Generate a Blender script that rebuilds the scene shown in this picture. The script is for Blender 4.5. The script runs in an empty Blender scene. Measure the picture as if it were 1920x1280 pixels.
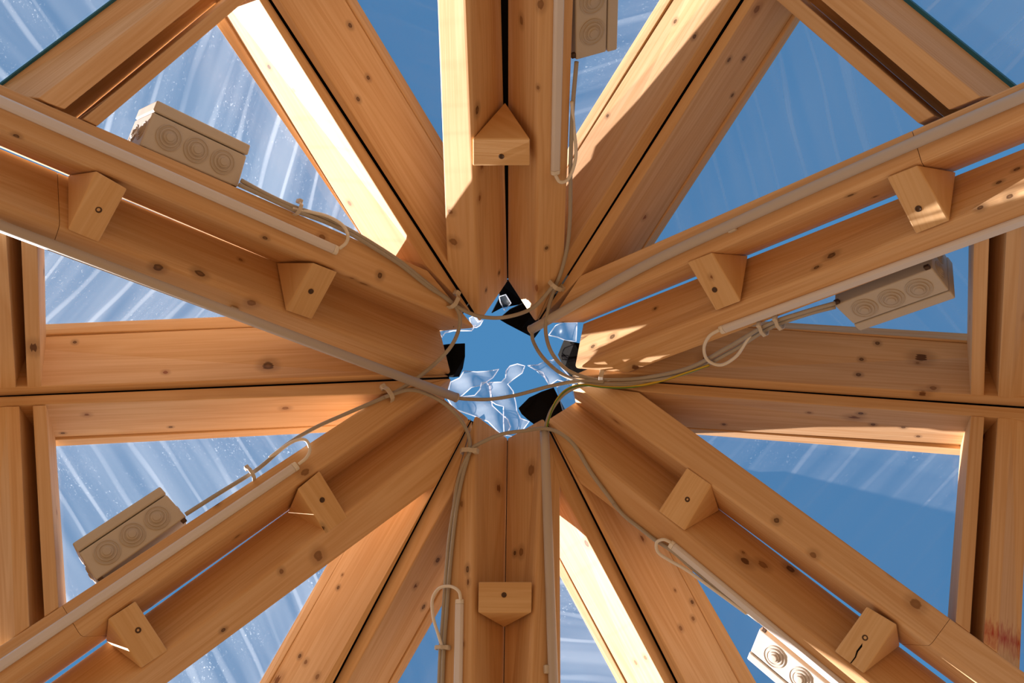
import bpy, bmesh, math, random
from mathutils import Vector, Matrix

random.seed(7)
SC = bpy.context.scene
COL = SC.collection

# ------------------------------------------------------------------ camera, sky, sun, exposure
F_PX = 1760.0                       # focal length in pixels of a 1920 px wide frame
TILT = 0.15                         # the camera looks up, a little off the dome's axis
CAM_POS = Vector((0.0, 0.0, 1.5))
ROT = Matrix.Rotation(-TILT, 3, 'X')   # viewing frame (x right, y down, z away) -> world
cd = bpy.data.cameras.new('camera')
cd.sensor_width = 36.0
cd.lens = 36.0 * F_PX / 1920.0
cd.clip_start = 0.02
cam = bpy.data.objects.new('camera', cd)
COL.objects.link(cam)
cx, cy, cz = ROT @ Vector((1, 0, 0)), ROT @ Vector((0, -1, 0)), ROT @ Vector((0, 0, -1))
cam.matrix_world = Matrix(((cx.x, cy.x, cz.x, CAM_POS.x), (cx.y, cy.y, cz.y, CAM_POS.y),
                           (cx.z, cy.z, cz.z, CAM_POS.z), (0, 0, 0, 1)))
SC.camera = cam

SUN_TO = Vector((-0.882, 0.356, 0.309)).normalized()     # towards the sun, world
SUN_E = 22.5
SKY_ZENITH = (0.072, 0.245, 0.50)
SKY_HORIZON = (0.42, 0.60, 0.80)
EXPOSURE = 0.0

w = bpy.data.worlds.new('sky')
SC.world = w
w.use_nodes = True
nt = w.node_tree
nt.nodes.clear()
out = nt.nodes.new('ShaderNodeOutputWorld')
bg = nt.nodes.new('ShaderNodeBackground')
tc = nt.nodes.new('ShaderNodeTexCoord')
sep = nt.nodes.new('ShaderNodeSeparateXYZ')
rmp = nt.nodes.new('ShaderNodeValToRGB')
rmp.color_ramp.elements[0].position = 0.0
rmp.color_ramp.elements[0].color = (*SKY_HORIZON, 1)
rmp.color_ramp.elements[1].position = 0.75
rmp.color_ramp.elements[1].color = (*SKY_ZENITH, 1)
nt.links.new(tc.outputs['Generated'], sep.inputs[0])
nt.links.new(sep.outputs['Z'], rmp.inputs[0])
nt.links.new(rmp.outputs[0], bg.inputs['Color'])
nt.links.new(bg.outputs[0], out.inputs[0])

sd = bpy.data.lights.new('sun', 'SUN')
sd.energy = SUN_E
sd.color = (1.0, 0.96, 0.91)
sd.angle = math.radians(0.55)
sun = bpy.data.objects.new('sun', sd)
COL.objects.link(sun)
sun.rotation_euler = SUN_TO.to_track_quat('Z', 'Y').to_euler()
sun.location = SUN_TO * 30

vs = SC.view_settings
SC.display_settings.display_device = 'sRGB'
vs.view_transform = 'Standard'
vs.look = 'None'
vs.gamma = 1.0
vs.use_curve_mapping = False
vs.exposure = EXPOSURE


# ------------------------------------------------------------------ geometry of the dome
def W(p):
    return ROT @ Vector(p) + CAM_POS


def ray(px):
    return Vector(((px[0] - 960.0) / F_PX, (px[1] - 640.0) / F_PX, 1.0))


AXIS = Vector((0, -math.sin(TILT), math.cos(TILT)))    # dome axis in the viewing frame
APEX_PX = (950.0, 690.0)
H = 1.80
BOARD = 0.100                                           # depth of the rafters
S_RIDGE, S_VALLEY = 0.33, 0.68
A_RIDGE = ray(APEX_PX) * H
A_VALLEY = A_RIDGE + AXIS * (BOARD / 0.86)


def on_cone(px, apex, slope):
    r = ray(px)
    lo, hi = 0.05, H * 1.3
    for _ in range(50):
        d = 0.5 * (lo + hi)
        q = r * d - apex
        ax = q.dot(AXIS)
        if ax + slope * (q - AXIS * ax).length > 0:
            hi = d
        else:
            lo = d
    return r * lo


class Plane:
    def __init__(self, n, p):
        self.n = n.normalized()
        self.k = self.n.dot(p)

    def hit(self, px, off=0.0):
        r = ray(px)
        return r * ((self.k + off) / self.n.dot(r))


def ext(a, b, da=0.0, db=0.0):
    """Line a-b lengthened by da beyond a and db beyond b (pixels)."""
    a, b = Vector(a), Vector(b)
    u = (b - a).normalized()
    return tuple(a - u * da), tuple(b + u * db)


def lerp(a, b, t):
    return tuple(a[i] + (b[i] - a[i]) * t for i in range(len(a)))


def along(line, axis, val):
    """Point of the pixel line whose x (axis 0) or y (axis 1) is val."""
    a, b = line
    t = (val - a[axis]) / (b[axis] - a[axis])
    return lerp(a, b, t)


# measured edges, far end first: valley rafters (o outer lower edge, m edge at the gap, s top of the gap)
VAL = {
    'Tl': dict(o=((819, 0), (838, 490)), m=((878, 0), (899, 604)), s=((939, 0), (951, 527))),
    'Tr': dict(o=((1076, 0), (1058, 488)), m=((1009, 0), (1005, 604)), s=((953, 0), (953, 525))),
    'URu': dict(o=((1920, 152), (1089, 516)), m=((1920, 222), (1030, 605)), s=((1920, 268), (1094, 604))),
    'URl': dict(o=((1920, 422), (1180, 698)), m=((1920, 361), (1078, 690)), s=((1920, 279), (1094, 607))),
    'LRu': dict(o=((1920, 1259), (1200, 736)), m=((1860, 1295), (1072, 719)), s=((1785, 1277), (1080, 756))),
    'LRl': dict(o=((1573, 1280), (1090, 908)), m=((1636, 1280), (1026, 788)), s=((1779, 1283), (1083, 752))),
    'Br': dict(o=((1052, 1280), (1050, 912)), m=((993, 1280), (1020, 784)), s=((945.4, 1280), (952.3, 822))),
    'Bl': dict(o=((826, 1280), (850, 918)), m=((888, 1280), (891, 778)), s=((944.0, 1280), (951.0, 822))),
    'LLl': dict(o=((315, 1280), (816, 910)), m=((228, 1282), (880, 786)), s=((88, 1285), (831, 747))),
    'LLu': dict(o=((0, 1210), (715, 742)), m=((0, 1299), (846, 709)), s=((84, 1279), (833, 750))),
    'ULl': dict(o=((0, 434), (735, 705)), m=((0, 380), (845, 701)), s=((0, 279), (824, 617.5))),
    'ULu': dict(o=((0, 157), (800, 506)), m=((0, 243), (890, 614)), s=((0, 276), (824, 620.5))),
}
# ridge rafters (c seam, e outer lower edge, t top of the side face, b0/b1 the lath above it)
RID = {
    'Tl': dict(c=((506, 0), (899, 604)), e=((525, 0), (838, 490)), t=((647, 0), (838, 322)), b0=((651, 0), (838, 312)), b1=((670, 0), (834, 272))),
    'ULu': dict(c=((506, 0), (889, 590)), e=((487, 0), (800, 498)), t=((439, 30), (712, 473)), b0=((420, 32), (690, 462)), b1=((407, 49), (684, 452))),
    'Tr': dict(c=((1392, 0), (1007, 605)), e=((1368, 0), (1060, 482)), t=((1262, 0), (1066, 314)), b0=((1257, 0), (1066, 307)), b1=((1236, 0), (1068, 270))),
    'URu': dict(c=((1392, 0), (1010, 603)), e=((1414, 0), (1089, 516)), t=((1482, 27), (1190, 474)), b0=((1490, 33), (1202, 472)), b1=((1499, 41), (1222, 465))),
    'URl': dict(c=((1920, 764), (1066, 706)), e=((1920, 747), (1180, 699)), t=((1820, 645), (1385, 617)), b0=((1820, 639), (1395, 611)), b1=((1820, 625), (1405, 600))),
    'LRu': dict(c=((1920, 764), (1068, 706)), e=((1920, 786), (1202, 733)), t=((1816, 834), (1270, 794)), b0=((1816, 842), (1285, 803)), b1=((1814, 855), (1296, 814))),
    'ULl': dict(c=((0, 743), (848, 707)), e=((0, 727), (735, 703)), t=((87, 631), (510, 615)), b0=((87, 626), (500, 611)), b1=((87, 607), (470, 591))),
    'LLu': dict(c=((0, 743), (846, 709)), e=((0, 760), (715, 738)), t=((96, 819), (640, 792)), b0=((100, 825), (625, 799)), b1=((100, 837), (610, 811))),
    'LLl': dict(c=((620, 1290), (884, 784)), e=((608, 1280), (816, 912)), t=((515, 1280), (676, 995)), b0=((504, 1280), (664, 1003)), b1=((486, 1280), (640, 1012))),
    'Bl': dict(c=((620, 1290), (886, 784)), e=((650, 1280), (850, 918)), t=((725, 1280), (840, 1072)), b0=((731, 1280), (838, 1088)), b1=((746, 1280), (836, 1123))),
    'Br': dict(c=((1269, 1280), (1021, 790)), e=((1246, 1280), (1050, 912)), t=((1183, 1280), (1050, 1030)), b0=((1173, 1280), (1050, 1049)), b1=((1157, 1280), (1050, 1081))),
    'LRl': dict(c=((1269, 1280), (1023, 790)), e=((1286, 1280), (1088, 908)), t=((1384, 1280), (1238, 1015)), b0=((1389, 1280), (1250, 1024)), b1=((1419, 1280), (1282, 1041))),
}
PLANES = {}
for k in VAL:
    cf, cn = RID[k]['c']
    sf, sn = VAL[k]['s']
    C0, C1 = on_cone(cf, A_RIDGE, S_RIDGE), on_cone(cn, A_RIDGE, S_RIDGE)
    S0, S1 = on_cone(sf, A_VALLEY, S_VALLEY), on_cone(sn, A_VALLEY, S_VALLEY)
    n = (C0 - C1).cross(S0 - S1).normalized()
    if n.z < 0:
        n = -n
    p = (C0 + C1) * 0.5
    q = (S0 + S1) * 0.5
    gap = n.dot(q - p)
    PLANES[k] = Plane(n, p + n * (gap - BOARD) * 0.5)

SECT = []                                   # frames by direction seen from the apex
for k in VAL:
    v = Vector(VAL[k]['s'][0]) - Vector(APEX_PX)
    r = Vector(RID[k]['c'][0]) - Vector(APEX_PX)
    SECT.append((k, v.normalized(), r.normalized()))


def frame_at(px):
    d = Vector(px[:2]) - Vector(APEX_PX)
    if d.length < 1e-6:
        return 'Tl'
    d.normalize()
    return max(SECT, key=lambda f: d.dot((f[1] + f[2]).normalized()))[0]


def on_surface(px, lift=0.0):
    return PLANES[frame_at(px)].hit(px, -lift)


# ------------------------------------------------------------------ object helpers
def link(o, label=None, cat=None, group=None, kind=None, parent=None):
    COL.objects.link(o)
    if label:
        o['label'] = label
    if cat:
        o['category'] = cat
    if group:
        o['group'] = group
    if kind:
        o['kind'] = kind
    if parent is not None:
        o.parent = parent
        o.location = o.location - parent.location
    return o


def mesh_obj(name, verts, faces, mat, uvs=None, bevel=0.0, smooth=False, **kw):
    """One mesh object from world-space points; its origin is their middle."""
    c = sum((Vector(v) for v in verts), Vector()) / len(verts)
    me = bpy.data.meshes.new(name)
    me.from_pydata([Vector(v) - c for v in verts], [], faces)
    if uvs:
        layer = me.uv_layers.new(name='UVMap')
        for poly in me.polygons:
            for j, li in enumerate(poly.loop_indices):
                layer.data[li].uv = uvs[poly.index][j]
    bm = bmesh.new()
    bm.from_mesh(me)
    bmesh.ops.recalc_face_normals(bm, faces=bm.faces)
    bm.to_mesh(me)
    bm.free()
    me.materials.append(mat)
    if smooth:
        me.polygons.foreach_set('use_smooth', [True] * len(me.polygons))
    o = bpy.data.objects.new(name, me)
    o.location = c
    if bevel:
        b = o.modifiers.new('edge', 'BEVEL')
        b.width = bevel
        b.segments = 3
        b.limit_method = 'ANGLE'
        b.angle_limit = math.radians(35)
    return link(o, **kw)


def prism(name, near, far, mat, bevel=0.0, knots=None, **kw):
    """A bar between two rings (viewing-frame points), with wood UVs: u along the bar, v round it, in metres."""
    N = [W(p) for p in near]
    Fr = [W(p) for p in far]
    n = len(N)
    ax = (sum(Fr, Vector()) / n - sum(N, Vector()) / n).normalized()
    ou, ov = random.uniform(0, 50), random.uniform(0, 50)
    per = [0.0]
    for i in range(n):
        a, b = Fr[i], Fr[(i + 1) % n]
        d = b - a
        per.append(per[-1] + (d - ax * d.dot(ax)).length)
    o0 = N[0]
    faces, uvs = [], []
    for i in range(n):
        j = (i + 1) % n
        faces.append((i, j, n + j, n + i))
        uvs.append([((N[i] - o0).dot(ax) + ou, per[i] + ov), ((N[j] - o0).dot(ax) + ou, per[i + 1] + ov),
                    ((Fr[j] - o0).dot(ax) + ou, per[i + 1] + ov), ((Fr[i] - o0).dot(ax) + ou, per[i] + ov)])
    if knots:
        spots = []
        for kx, ky, fi, rad, tone in knots:
            a, b, c = N[fi], N[(fi + 1) % n], Fr[fi]
            pn = (b - a).cross(c - a)
            r = ROT @ ray((kx, ky))
            p = CAM_POS + r * (pn.dot(a - CAM_POS) / pn.dot(r))
            d = p - a
            e = b - a
            e = (e - ax * e.dot(ax)).normalized()
            spots.append(((p - o0).dot(ax) + ou, per[fi] + ov + d.dot(e), rad, tone))
        mat = pine(name + '_pine', spots=spots)
    side = ax.orthogonal().normalized()
    up = ax.cross(side)
    for ring, base in ((N, 0), (Fr, n)):
        faces.append(tuple(range(base, base + n)))
        uvs.append([(p.dot(side) * 0.3 + ou, p.dot(up) + ov) for p in ring])
    return mesh_obj(name, N + Fr, faces, mat, uvs, bevel, **kw)


def catmull(pts, per=8):
    P = [pts[0] * 2 - pts[1]] + pts + [pts[-1] * 2 - pts[-2]]
    res = []
    for i in range(1, len(P) - 2):
        a, b, c, d = P[i - 1], P[i], P[i + 1], P[i + 2]
        for s in range(per):
            t = s / per
            res.append(0.5 * ((2 * b) + (c - a) * t + (2 * a - 5 * b + 4 * c - d) * t * t + (3 * b - a - 3 * c + d) * t ** 3))
    res.append(pts[-1])
    return res


def tube_geo(pts, rad, sides=10):
    verts, faces = [], []
    nrm = None
    for i, p in enumerate(pts):
        t = (pts[min(i + 1, len(pts) - 1)] - pts[max(i - 1, 0)]).normalized()
        if nrm is None:
            nrm = t.orthogonal().normalized()
        nrm = (nrm - t * nrm.dot(t)).normalized()
        b = t.cross(nrm)
        for s in range(sides):
            a = 2 * math.pi * s / sides
            verts.append(p + (nrm * math.cos(a) + b * math.sin(a)) * rad)
    for i in range(len(pts) - 1):
        for s in range(sides):
            s2 = (s + 1) % sides
            faces.append((i * sides + s, i * sides + s2, (i + 1) * sides + s2, (i + 1) * sides + s))
    faces.append(tuple(range(sides)))
    faces.append(tuple(range((len(pts) - 1) * sides, len(pts) * sides)))
    return verts, faces


def tube(name, pts_view, rad, mat, curve=True, sides=10, **kw):
    pts = [W(p) for p in pts_view]
    if curve and len(pts) > 2:
        pts = catmull(pts)
    v, f = tube_geo(pts, rad, sides)
    return mesh_obj(name, v, f, mat, smooth=True, **kw)


def cable_pts(nodes, lift=0.008):
    """Nodes (x, y[, lift]) in the picture -> points lying just below the timber surface there."""
    return [on_surface(nd, nd[2] if len(nd) > 2 else lift) for nd in nodes]


def box_geo(c, u, v, w, lu, lv, lw):
    vs = []
    for a in (-1, 1):
        for b in (-1, 1):
            for d in (-1, 1):
                vs.append(c + u * (a * lu / 2) + v * (b * lv / 2) + w * (d * lw / 2))
    return vs, [(0, 1, 3, 2), (4, 6, 7, 5), (0, 4, 5, 1), (2, 3, 7, 6), (0, 2, 6, 4), (1, 5, 7, 3)]


# ------------------------------------------------------------------ materials
def new_mat(name):
    m = bpy.data.materials.new(name)
    m.use_nodes = True
    m.node_tree.nodes.clear()
    return m, m.node_tree.nodes, m.node_tree.links


def math_node(N, L, op, a, b=None, clamp=False):
    n = N.new('ShaderNodeMath')
    n.operation = op
    n.use_clamp = clamp
    for i, x in enumerate((a, b)):
        if x is None:
            continue
        if isinstance(x, (int, float)):
            n.inputs[i].default_value = x
        else:
            L.new(x, n.inputs[i])
    return n.outputs[0]


def mapr(N, L, x, a, b, c, d, smooth=False):
    n = N.new('ShaderNodeMapRange')
    n.interpolation_type = 'SMOOTHSTEP' if smooth else 'LINEAR'
    L.new(x, n.inputs['Value'])
    for k, v in zip(('From Min', 'From Max', 'To Min', 'To Max'), (a, b, c, d)):
        n.inputs[k].default_value = v
    return n.outputs[0]


def mixc(N, L, fac, a, b):
    n = N.new('ShaderNodeMix')
    n.data_type = 'RGBA'
    for s, x in ((n.inputs[0], fac), (n.inputs[6], a), (n.inputs[7], b)):
        if isinstance(x, (int, float)):
            s.default_value = x
        elif isinstance(x, tuple):
            s.default_value = (*x, 1)
        else:
            L.new(x, s)
    return n.outputs[2]


def pine(name, light=(0.73, 0.485, 0.27), dark=(0.61, 0.35, 0.16), knots=True, paint=None, spots=()):
    m, N, L = new_mat(name)
    o = N.new('ShaderNodeOutputMaterial')
    b = N.new('ShaderNodeBsdfPrincipled')
    L.new(b.outputs[0], o.inputs[0])
    uv = N.new('ShaderNodeUVMap')
    inf = N.new('ShaderNodeObjectInfo')
    # growth rings: strongly stretched along the board, bent by slow noise
    mp = N.new('ShaderNodeMapping')
    mp.inputs['Scale'].default_value = (1.3, 34.0, 1.0)
    L.new(uv.outputs[0], mp.inputs[0])
    n1 = N.new('ShaderNodeTexNoise')
    n1.inputs['Scale'].default_value = 1.0
    n1.inputs['Detail'].default_value = 3.0
    n1.inputs['Distortion'].default_value = 0.6
    L.new(mp.outputs[0], n1.inputs['Vector'])
    mp2 = N.new('ShaderNodeMapping')
    mp2.inputs['Scale'].default_value = (5.0, 300.0, 1.0)
    L.new(uv.outputs[0], mp2.inputs[0])
    n2 = N.new('ShaderNodeTexNoise')
    n2.inputs['Scale'].default_value = 1.0
    n2.inputs['Detail'].default_value = 2.0
    L.new(mp2.outputs[0], n2.inputs['Vector'])
    rings = N.new('ShaderNodeMath')
    rings.operation = 'SINE'
    L.new(math_node(N, L, 'MULTIPLY', n1.outputs[0], 42.0), rings.inputs[0])
    g = mapr(N, L, rings.outputs[0], -1.0, 1.0, 0.0, 0.42)
    g2 = mapr(N, L, n2.outputs[0], 0.3, 0.7, 0.0, 0.40)
    g3 = mapr(N, L, n1.outputs[0], 0.35, 0.7, -0.1, 0.35)
    fac = math_node(N, L, 'ADD', math_node(N, L, 'ADD', g, g2), g3, clamp=True)
    col = mixc(N, L, fac, light, dark)
    # a slight difference from board to board
    tint = mapr(N, L, inf.outputs['Random'], 0.0, 1.0, 0.93, 1.05)
    hsv = N.new('ShaderNodeHueSaturation')
    L.new(col, hsv.inputs['Color'])
    L.new(tint, hsv.inputs['Value'])
    col = hsv.outputs[0]
    if knots:
        for sc, thr, sel, stretch in ((6.5, 0.040, 0.80, 0.8), (4.0, 0.028, 0.72, 0.7)):
            mk = N.new('ShaderNodeMapping')
            mk.inputs['Scale'].default_value = (stretch, 1.0, 1.0)
            L.new(uv.outputs[0], mk.inputs[0])
            vo = N.new('ShaderNodeTexVoronoi')
            vo.voronoi_dimensions = '2D'
            vo.inputs['Scale'].default_value = sc
            L.new(mk.outputs[0], vo.inputs['Vector'])
            sc_ = N.new('ShaderNodeSeparateColor')
            L.new(vo.outputs['Color'], sc_.inputs[0])
            pick = math_node(N, L, 'GREATER_THAN', sc_.outputs[0], sel)
            wob = math_node(N, L, 'ADD', vo.outputs['Distance'], mapr(N, L, n2.outputs[0], 0.3, 0.7, -0.012, 0.012))
            size = mapr(N, L, sc_.outputs[1], 0.0, 1.0, 0.5, 1.35)
            dd = math_node(N, L, 'DIVIDE', wob, size)
            core = mapr(N, L, dd, thr * 0.55, thr * 0.9, 1.0, 0.0, True)
            halo = mapr(N, L, dd, thr * 0.8, thr * 2.6, 0.35, 0.0, True)
            kf = math_node(N, L, 'MULTIPLY', math_node(N, L, 'MAXIMUM', core, halo), pick)
            kc = mixc(N, L, sc_.outputs[2], (0.10, 0.045, 0.018), (0.34, 0.14, 0.05))
            col = mixc(N, L, kf, col, kc)
    for u0, v0, rad, tone in spots:
        vm = N.new('ShaderNodeVectorMath')
        vm.operation = 'SUBTRACT'
        L.new(uv.outputs[0], vm.inputs[0])
        vm.inputs[1].default_value = (u0, v0, 0)
        vs_ = N.new('ShaderNodeVectorMath')
        vs_.operation = 'MULTIPLY'
        L.new(vm.outputs[0], vs_.inputs[0])
        vs_.inputs[1].default_value = (0.86 / rad, 1.15 / rad, 0)
        ln_ = N.new('ShaderNodeVectorMath')
        ln_.operation = 'LENGTH'
        L.new(vs_.outputs[0], ln_.inputs[0])
        dk = math_node(N, L, 'ADD', ln_.outputs['Value'], mapr(N, L, n2.outputs[0], 0.3, 0.7, -0.15, 0.15))
        core = mapr(N, L, dk, 0.65, 1.05, 0.92, 0.0, True)
        halo = mapr(N, L, dk, 0.9, 2.4, 0.35, 0.0, True)
        heart = mapr(N, L, dk, 0.1, 0.6, 0.45, 0.0, True)
        kc = mixc(N, L, heart, tone, (0.30, 0.15, 0.06))
        col = mixc(N, L, math_node(N, L, 'MAXIMUM', core, halo), col, kc)
    if paint:
        # a smear of red paint with a shape of its own
        u0, v0 = paint
        sp = N.new('ShaderNodeSeparateXYZ')
        L.new(uv.outputs[0], sp.inputs[0])
        du = math_node(N, L, 'ABSOLUTE', math_node(N, L, 'SUBTRACT', sp.outputs[0], u0))
        ns = N.new('ShaderNodeTexNoise')
        ns.inputs['Scale'].default_value = 1.0
        mp3 = N.new('ShaderNodeMapping')
        mp3.inputs['Scale'].default_value = (60.0, 260.0, 1.0)
        L.new(uv.outputs[0], mp3.inputs[0])
        L.new(mp3.outputs[0], ns.inputs['Vector'])
        ff = math_node(N, L, 'SUBTRACT', mapr(N, L, du, 0.0, 0.035, 1.15, 0.0), mapr(N, L, ns.outputs[0], 0.3, 0.7, 0.0, 0.75), clamp=True)
        col = mixc(N, L, ff, col, (0.42, 0.06, 0.03))
    L.new(col, b.inputs['Base Color'])
    b.inputs['Roughness'].default_value = 0.62
    b.inputs['Specular IOR Level'].default_value = 0.28
    bp = N.new('ShaderNodeBump')
    bp.inputs['Strength'].default_value = 0.12
    bp.inputs['Distance'].default_value = 0.001
    L.new(n2.outputs[0], bp.inputs['Height'])
    L.new(bp.outputs[0], b.inputs['Normal'])
    return m


def plain(name, col, rough=0.5, spec=0.4, metal=0.0, noise=0.0, nscale=60.0, bump=0.0):
    m, N, L = new_mat(name)
    o = N.new('ShaderNodeOutputMaterial')
    b = N.new('ShaderNodeBsdfPrincipled')
    L.new(b.outputs[0], o.inputs[0])
    b.inputs['Roughness'].default_value = rough
    b.inputs['Specular IOR Level'].default_value = spec
    b.inputs['Metallic'].default_value = metal
    t = N.new('ShaderNodeTexCoord')
    n = N.new('ShaderNodeTexNoise')
    n.inputs['Scale'].default_value = nscale
    n.inputs['Detail'].default_value = 4.0
    L.new(t.outputs['Object'], n.inputs['Vector'])
    f = mapr(N, L, n.outputs[0], 0.3, 0.7, 1.0 - noise, 1.0 + noise)
    h = N.new('ShaderNodeHueSaturation')
    h.inputs['Color'].default_value = (*col, 1)
    L.new(f, h.inputs['Value'])
    L.new(h.outputs[0], b.inputs['Base Color'])
    if bump:
        bp = N.new('ShaderNodeBump')
        bp.inputs['Strength'].default_value = bump
        bp.inputs['Distance'].default_value = 0.002
        L.new(n.outputs[0], bp.inputs['Height'])
        L.new(bp.outputs[0], b.inputs['Normal'])
    return m


def clear_film(name, haze=0.055, streak=0.085, speck=0.24, seed=0.0, gloss=0.03):
    """Thin clear sheeting: mostly transparent, with milky streaks and scuffs that scatter light through."""
    m, N, L = new_mat(name)
    o = N.new('ShaderNodeOutputMaterial')
    uv = N.new('ShaderNodeUVMap')

    def noise(sx, sy, detail=2.0, dist=0.0, off=0.0):
        mp = N.new('ShaderNodeMapping')
        mp.inputs['Scale'].default_value = (sx, sy, 1.0)
        mp.inputs['Location'].default_value = (off + seed, off * 1.7 + seed, 0)
        L.new(uv.outputs[0], mp.inputs[0])
        n = N.new('ShaderNodeTexNoise')
        n.inputs['Scale'].default_value = 1.0
        n.inputs['Detail'].default_value = detail
        n.inputs['Distortion'].default_value = dist
        L.new(mp.outputs[0], n.inputs['Vector'])
        return n.outputs[0]

    broad = mapr(N, L, noise(1.6, 26.0, 2.0), 0.35, 0.70, 0.0, 1.0)
    # regular creases
    sp = N.new('ShaderNodeSeparateXYZ')
    L.new(uv.outputs[0], sp.inputs[0])
    bend = mapr(N, L, noise(1.6, 11.0, 2.0, 0.0, 3.3), 0.0, 1.0, -5.0, 5.0)
    ph = math_node(N, L, 'ADD', math_node(N, L, 'MULTIPLY', sp.outputs[1], 2 * math.pi / 0.050), bend)
    si = N.new('ShaderNodeMath')
    si.operation = 'SINE'
    L.new(ph, si.inputs[0])
    crease = mapr(N, L, si.outputs[0], 0.80, 1.0, 0.0, 1.0, True)
    fade = mapr(N, L, noise(2.5, 9.0, 2.0, 0.0, 8.1), 0.35, 0.65, 0.15, 1.0)
    crease = math_node(N, L, 'MULTIPLY', crease, fade)
    fine = mapr(N, L, noise(200.0, 320.0, 3.0, 1.2, 5.0), 0.62, 0.75, 0.0, 1.0)
    patch = mapr(N, L, noise(7.0, 14.0, 2.0, 0.0, 6.0), 0.42, 0.62, 0.0, 1.0)
    fine = math_node(N, L, 'MULTIPLY', fine, patch)
    f = math_node(N, L, 'MULTIPLY', broad, haze)
    f = math_node(N, L, 'ADD', f, haze * 0.6)
    f = math_node(N, L, 'ADD', f, math_node(N, L, 'MULTIPLY', crease, streak))
    f = math_node(N, L, 'ADD', f, math_node(N, L, 'MULTIPLY', fine, speck), clamp=True)
    tr = N.new('ShaderNodeBsdfTransparent')
    tr.inputs[0].default_value = (0.86, 0.83, 0.85, 1)
    tl = N.new('ShaderNodeBsdfTranslucent')
    tl.inputs[0].default_value = (0.90, 0.92, 0.95, 1)
    df = N.new('ShaderNodeBsdfDiffuse')
    df.inputs[0].default_value = (0.85, 0.87, 0.9, 1)
    sc = N.new('ShaderNodeMixShader')
    sc.inputs[0].default_value = 0.2
    L.new(tl.outputs[0], sc.inputs[1])
    L.new(df.outputs[0], sc.inputs[2])
    mx = N.new('ShaderNodeMixShader')
    L.new(f, mx.inputs[0])
    L.new(tr.outputs[0], mx.inputs[1])
    L.new(sc.outputs[0], mx.inputs[2])
    gl = N.new('ShaderNodeBsdfGlossy')
    gl.inputs['Roughness'].default_value = 0.15
    m2 = N.new('ShaderNodeMixShader')
    m2.inputs[0].default_value = gloss
    L.new(mx.outputs[0], m2.inputs[1])
    L.new(gl.outputs[0], m2.inputs[2])
    L.new(m2.outputs[0], o.inputs[0])
    return m


M_PINE = pine('pine')
M_BLOCK = pine('pine_offcut', light=(0.74, 0.50, 0.27), dark=(0.64, 0.39, 0.18))
M_LATH = pine('pine_lath', knots=False)
M_FILM = clear_film('clear_film')
M_FILM_SUNHAZE = clear_film('sun_haze_film', haze=0.20, streak=0.24, speck=0.35, seed=5.0)  # extra haze put in for sunlight scattered forward through this sheet
M_FILM_WAVY = clear_film('wavy_film', haze=0.17, streak=0.22, speck=0.10, seed=9.0)
M_SCRAP = clear_film('film_scrap', haze=0.075, streak=0.0, speck=0.10, seed=3.0, gloss=0.04)
M_RIM = clear_film('film_rim', haze=0.35, streak=0.0, speck=0.0, seed=4.0, gloss=0.10)
M_RUBBER = plain('black_rubber', (0.0045, 0.0032, 0.0024), 0.9, 0.08, noise=0.3, nscale=40, bump=0.5)
M_BOX = plain('beige_plastic', (0.56, 0.50, 0.43), 0.45, 0.4, noise=0.02)
M_BOXDARK = plain('box_membrane', (0.50, 0.44, 0.38), 0.55, 0.3, noise=0.02)
M_ALU = plain('white_light_strip', (0.70, 0.66, 0.66), 0.42, 0.5, noise=0.015, nscale=15)
M_PIPE = plain('grey_conduit', (0.52, 0.46, 0.42), 0.5, 0.4, noise=0.02, nscale=20)
M_CABLE = plain('grey_cable', (0.40, 0.36, 0.31), 0.5, 0.4, noise=0.03, nscale=30)
M_WIRE = plain('white_wire', (0.78, 0.74, 0.68), 0.45, 0.4, noise=0.02)
M_CLIP = plain('clip_plastic', (0.60, 0.54, 0.46), 0.45, 0.4, noise=0.02)
M_EARTH = plain('yellow_wire', (0.62, 0.42, 0.03), 0.45, 0.4, noise=0.02)
M_GREEN = plain('green_stripe', (0.10, 0.24, 0.04), 0.45, 0.4, noise=0.02)
M_STEEL = plain('dark_screw', (0.09, 0.05, 0.03), 0.4, 0.5, metal=0.6, noise=0.1)
M_TAPE = plain('blue_edge_tape', (0.015, 0.15, 0.26), 0.45, 0.4, noise=0.1)
M_FLOOR = plain('floor_boards', (0.20, 0.088, 0.026), 0.7, 0.2, noise=0.08, nscale=3)
M_GROUND = plain('sandy_ground', (0.19, 0.125, 0.06), 0.9, 0.1, noise=0.12, nscale=0.6)

# ------------------------------------------------------------------ floor and ground (below the camera)
def disc(name, r, z, mat, n=48, **kw):
    vs_ = [Vector((r * math.cos(2 * math.pi * i / n), r * math.sin(2 * math.pi * i / n), z)) for i in range(n)]
    lo = [Vector((p.x, p.y, z - 0.1)) for p in vs_]
    f = [tuple(range(n)), tuple(range(2 * n - 1, n - 1, -1))]
    f += [(i, (i + 1) % n, n + (i + 1) % n, n + i) for i in range(n)]
    return mesh_obj(name, vs_ + lo, f, mat, **kw)


disc('ground', 40.0, -0.02, M_GROUND, kind='structure')
disc('floor', 3.0, 0.0, M_FLOOR, kind='structure')

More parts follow.
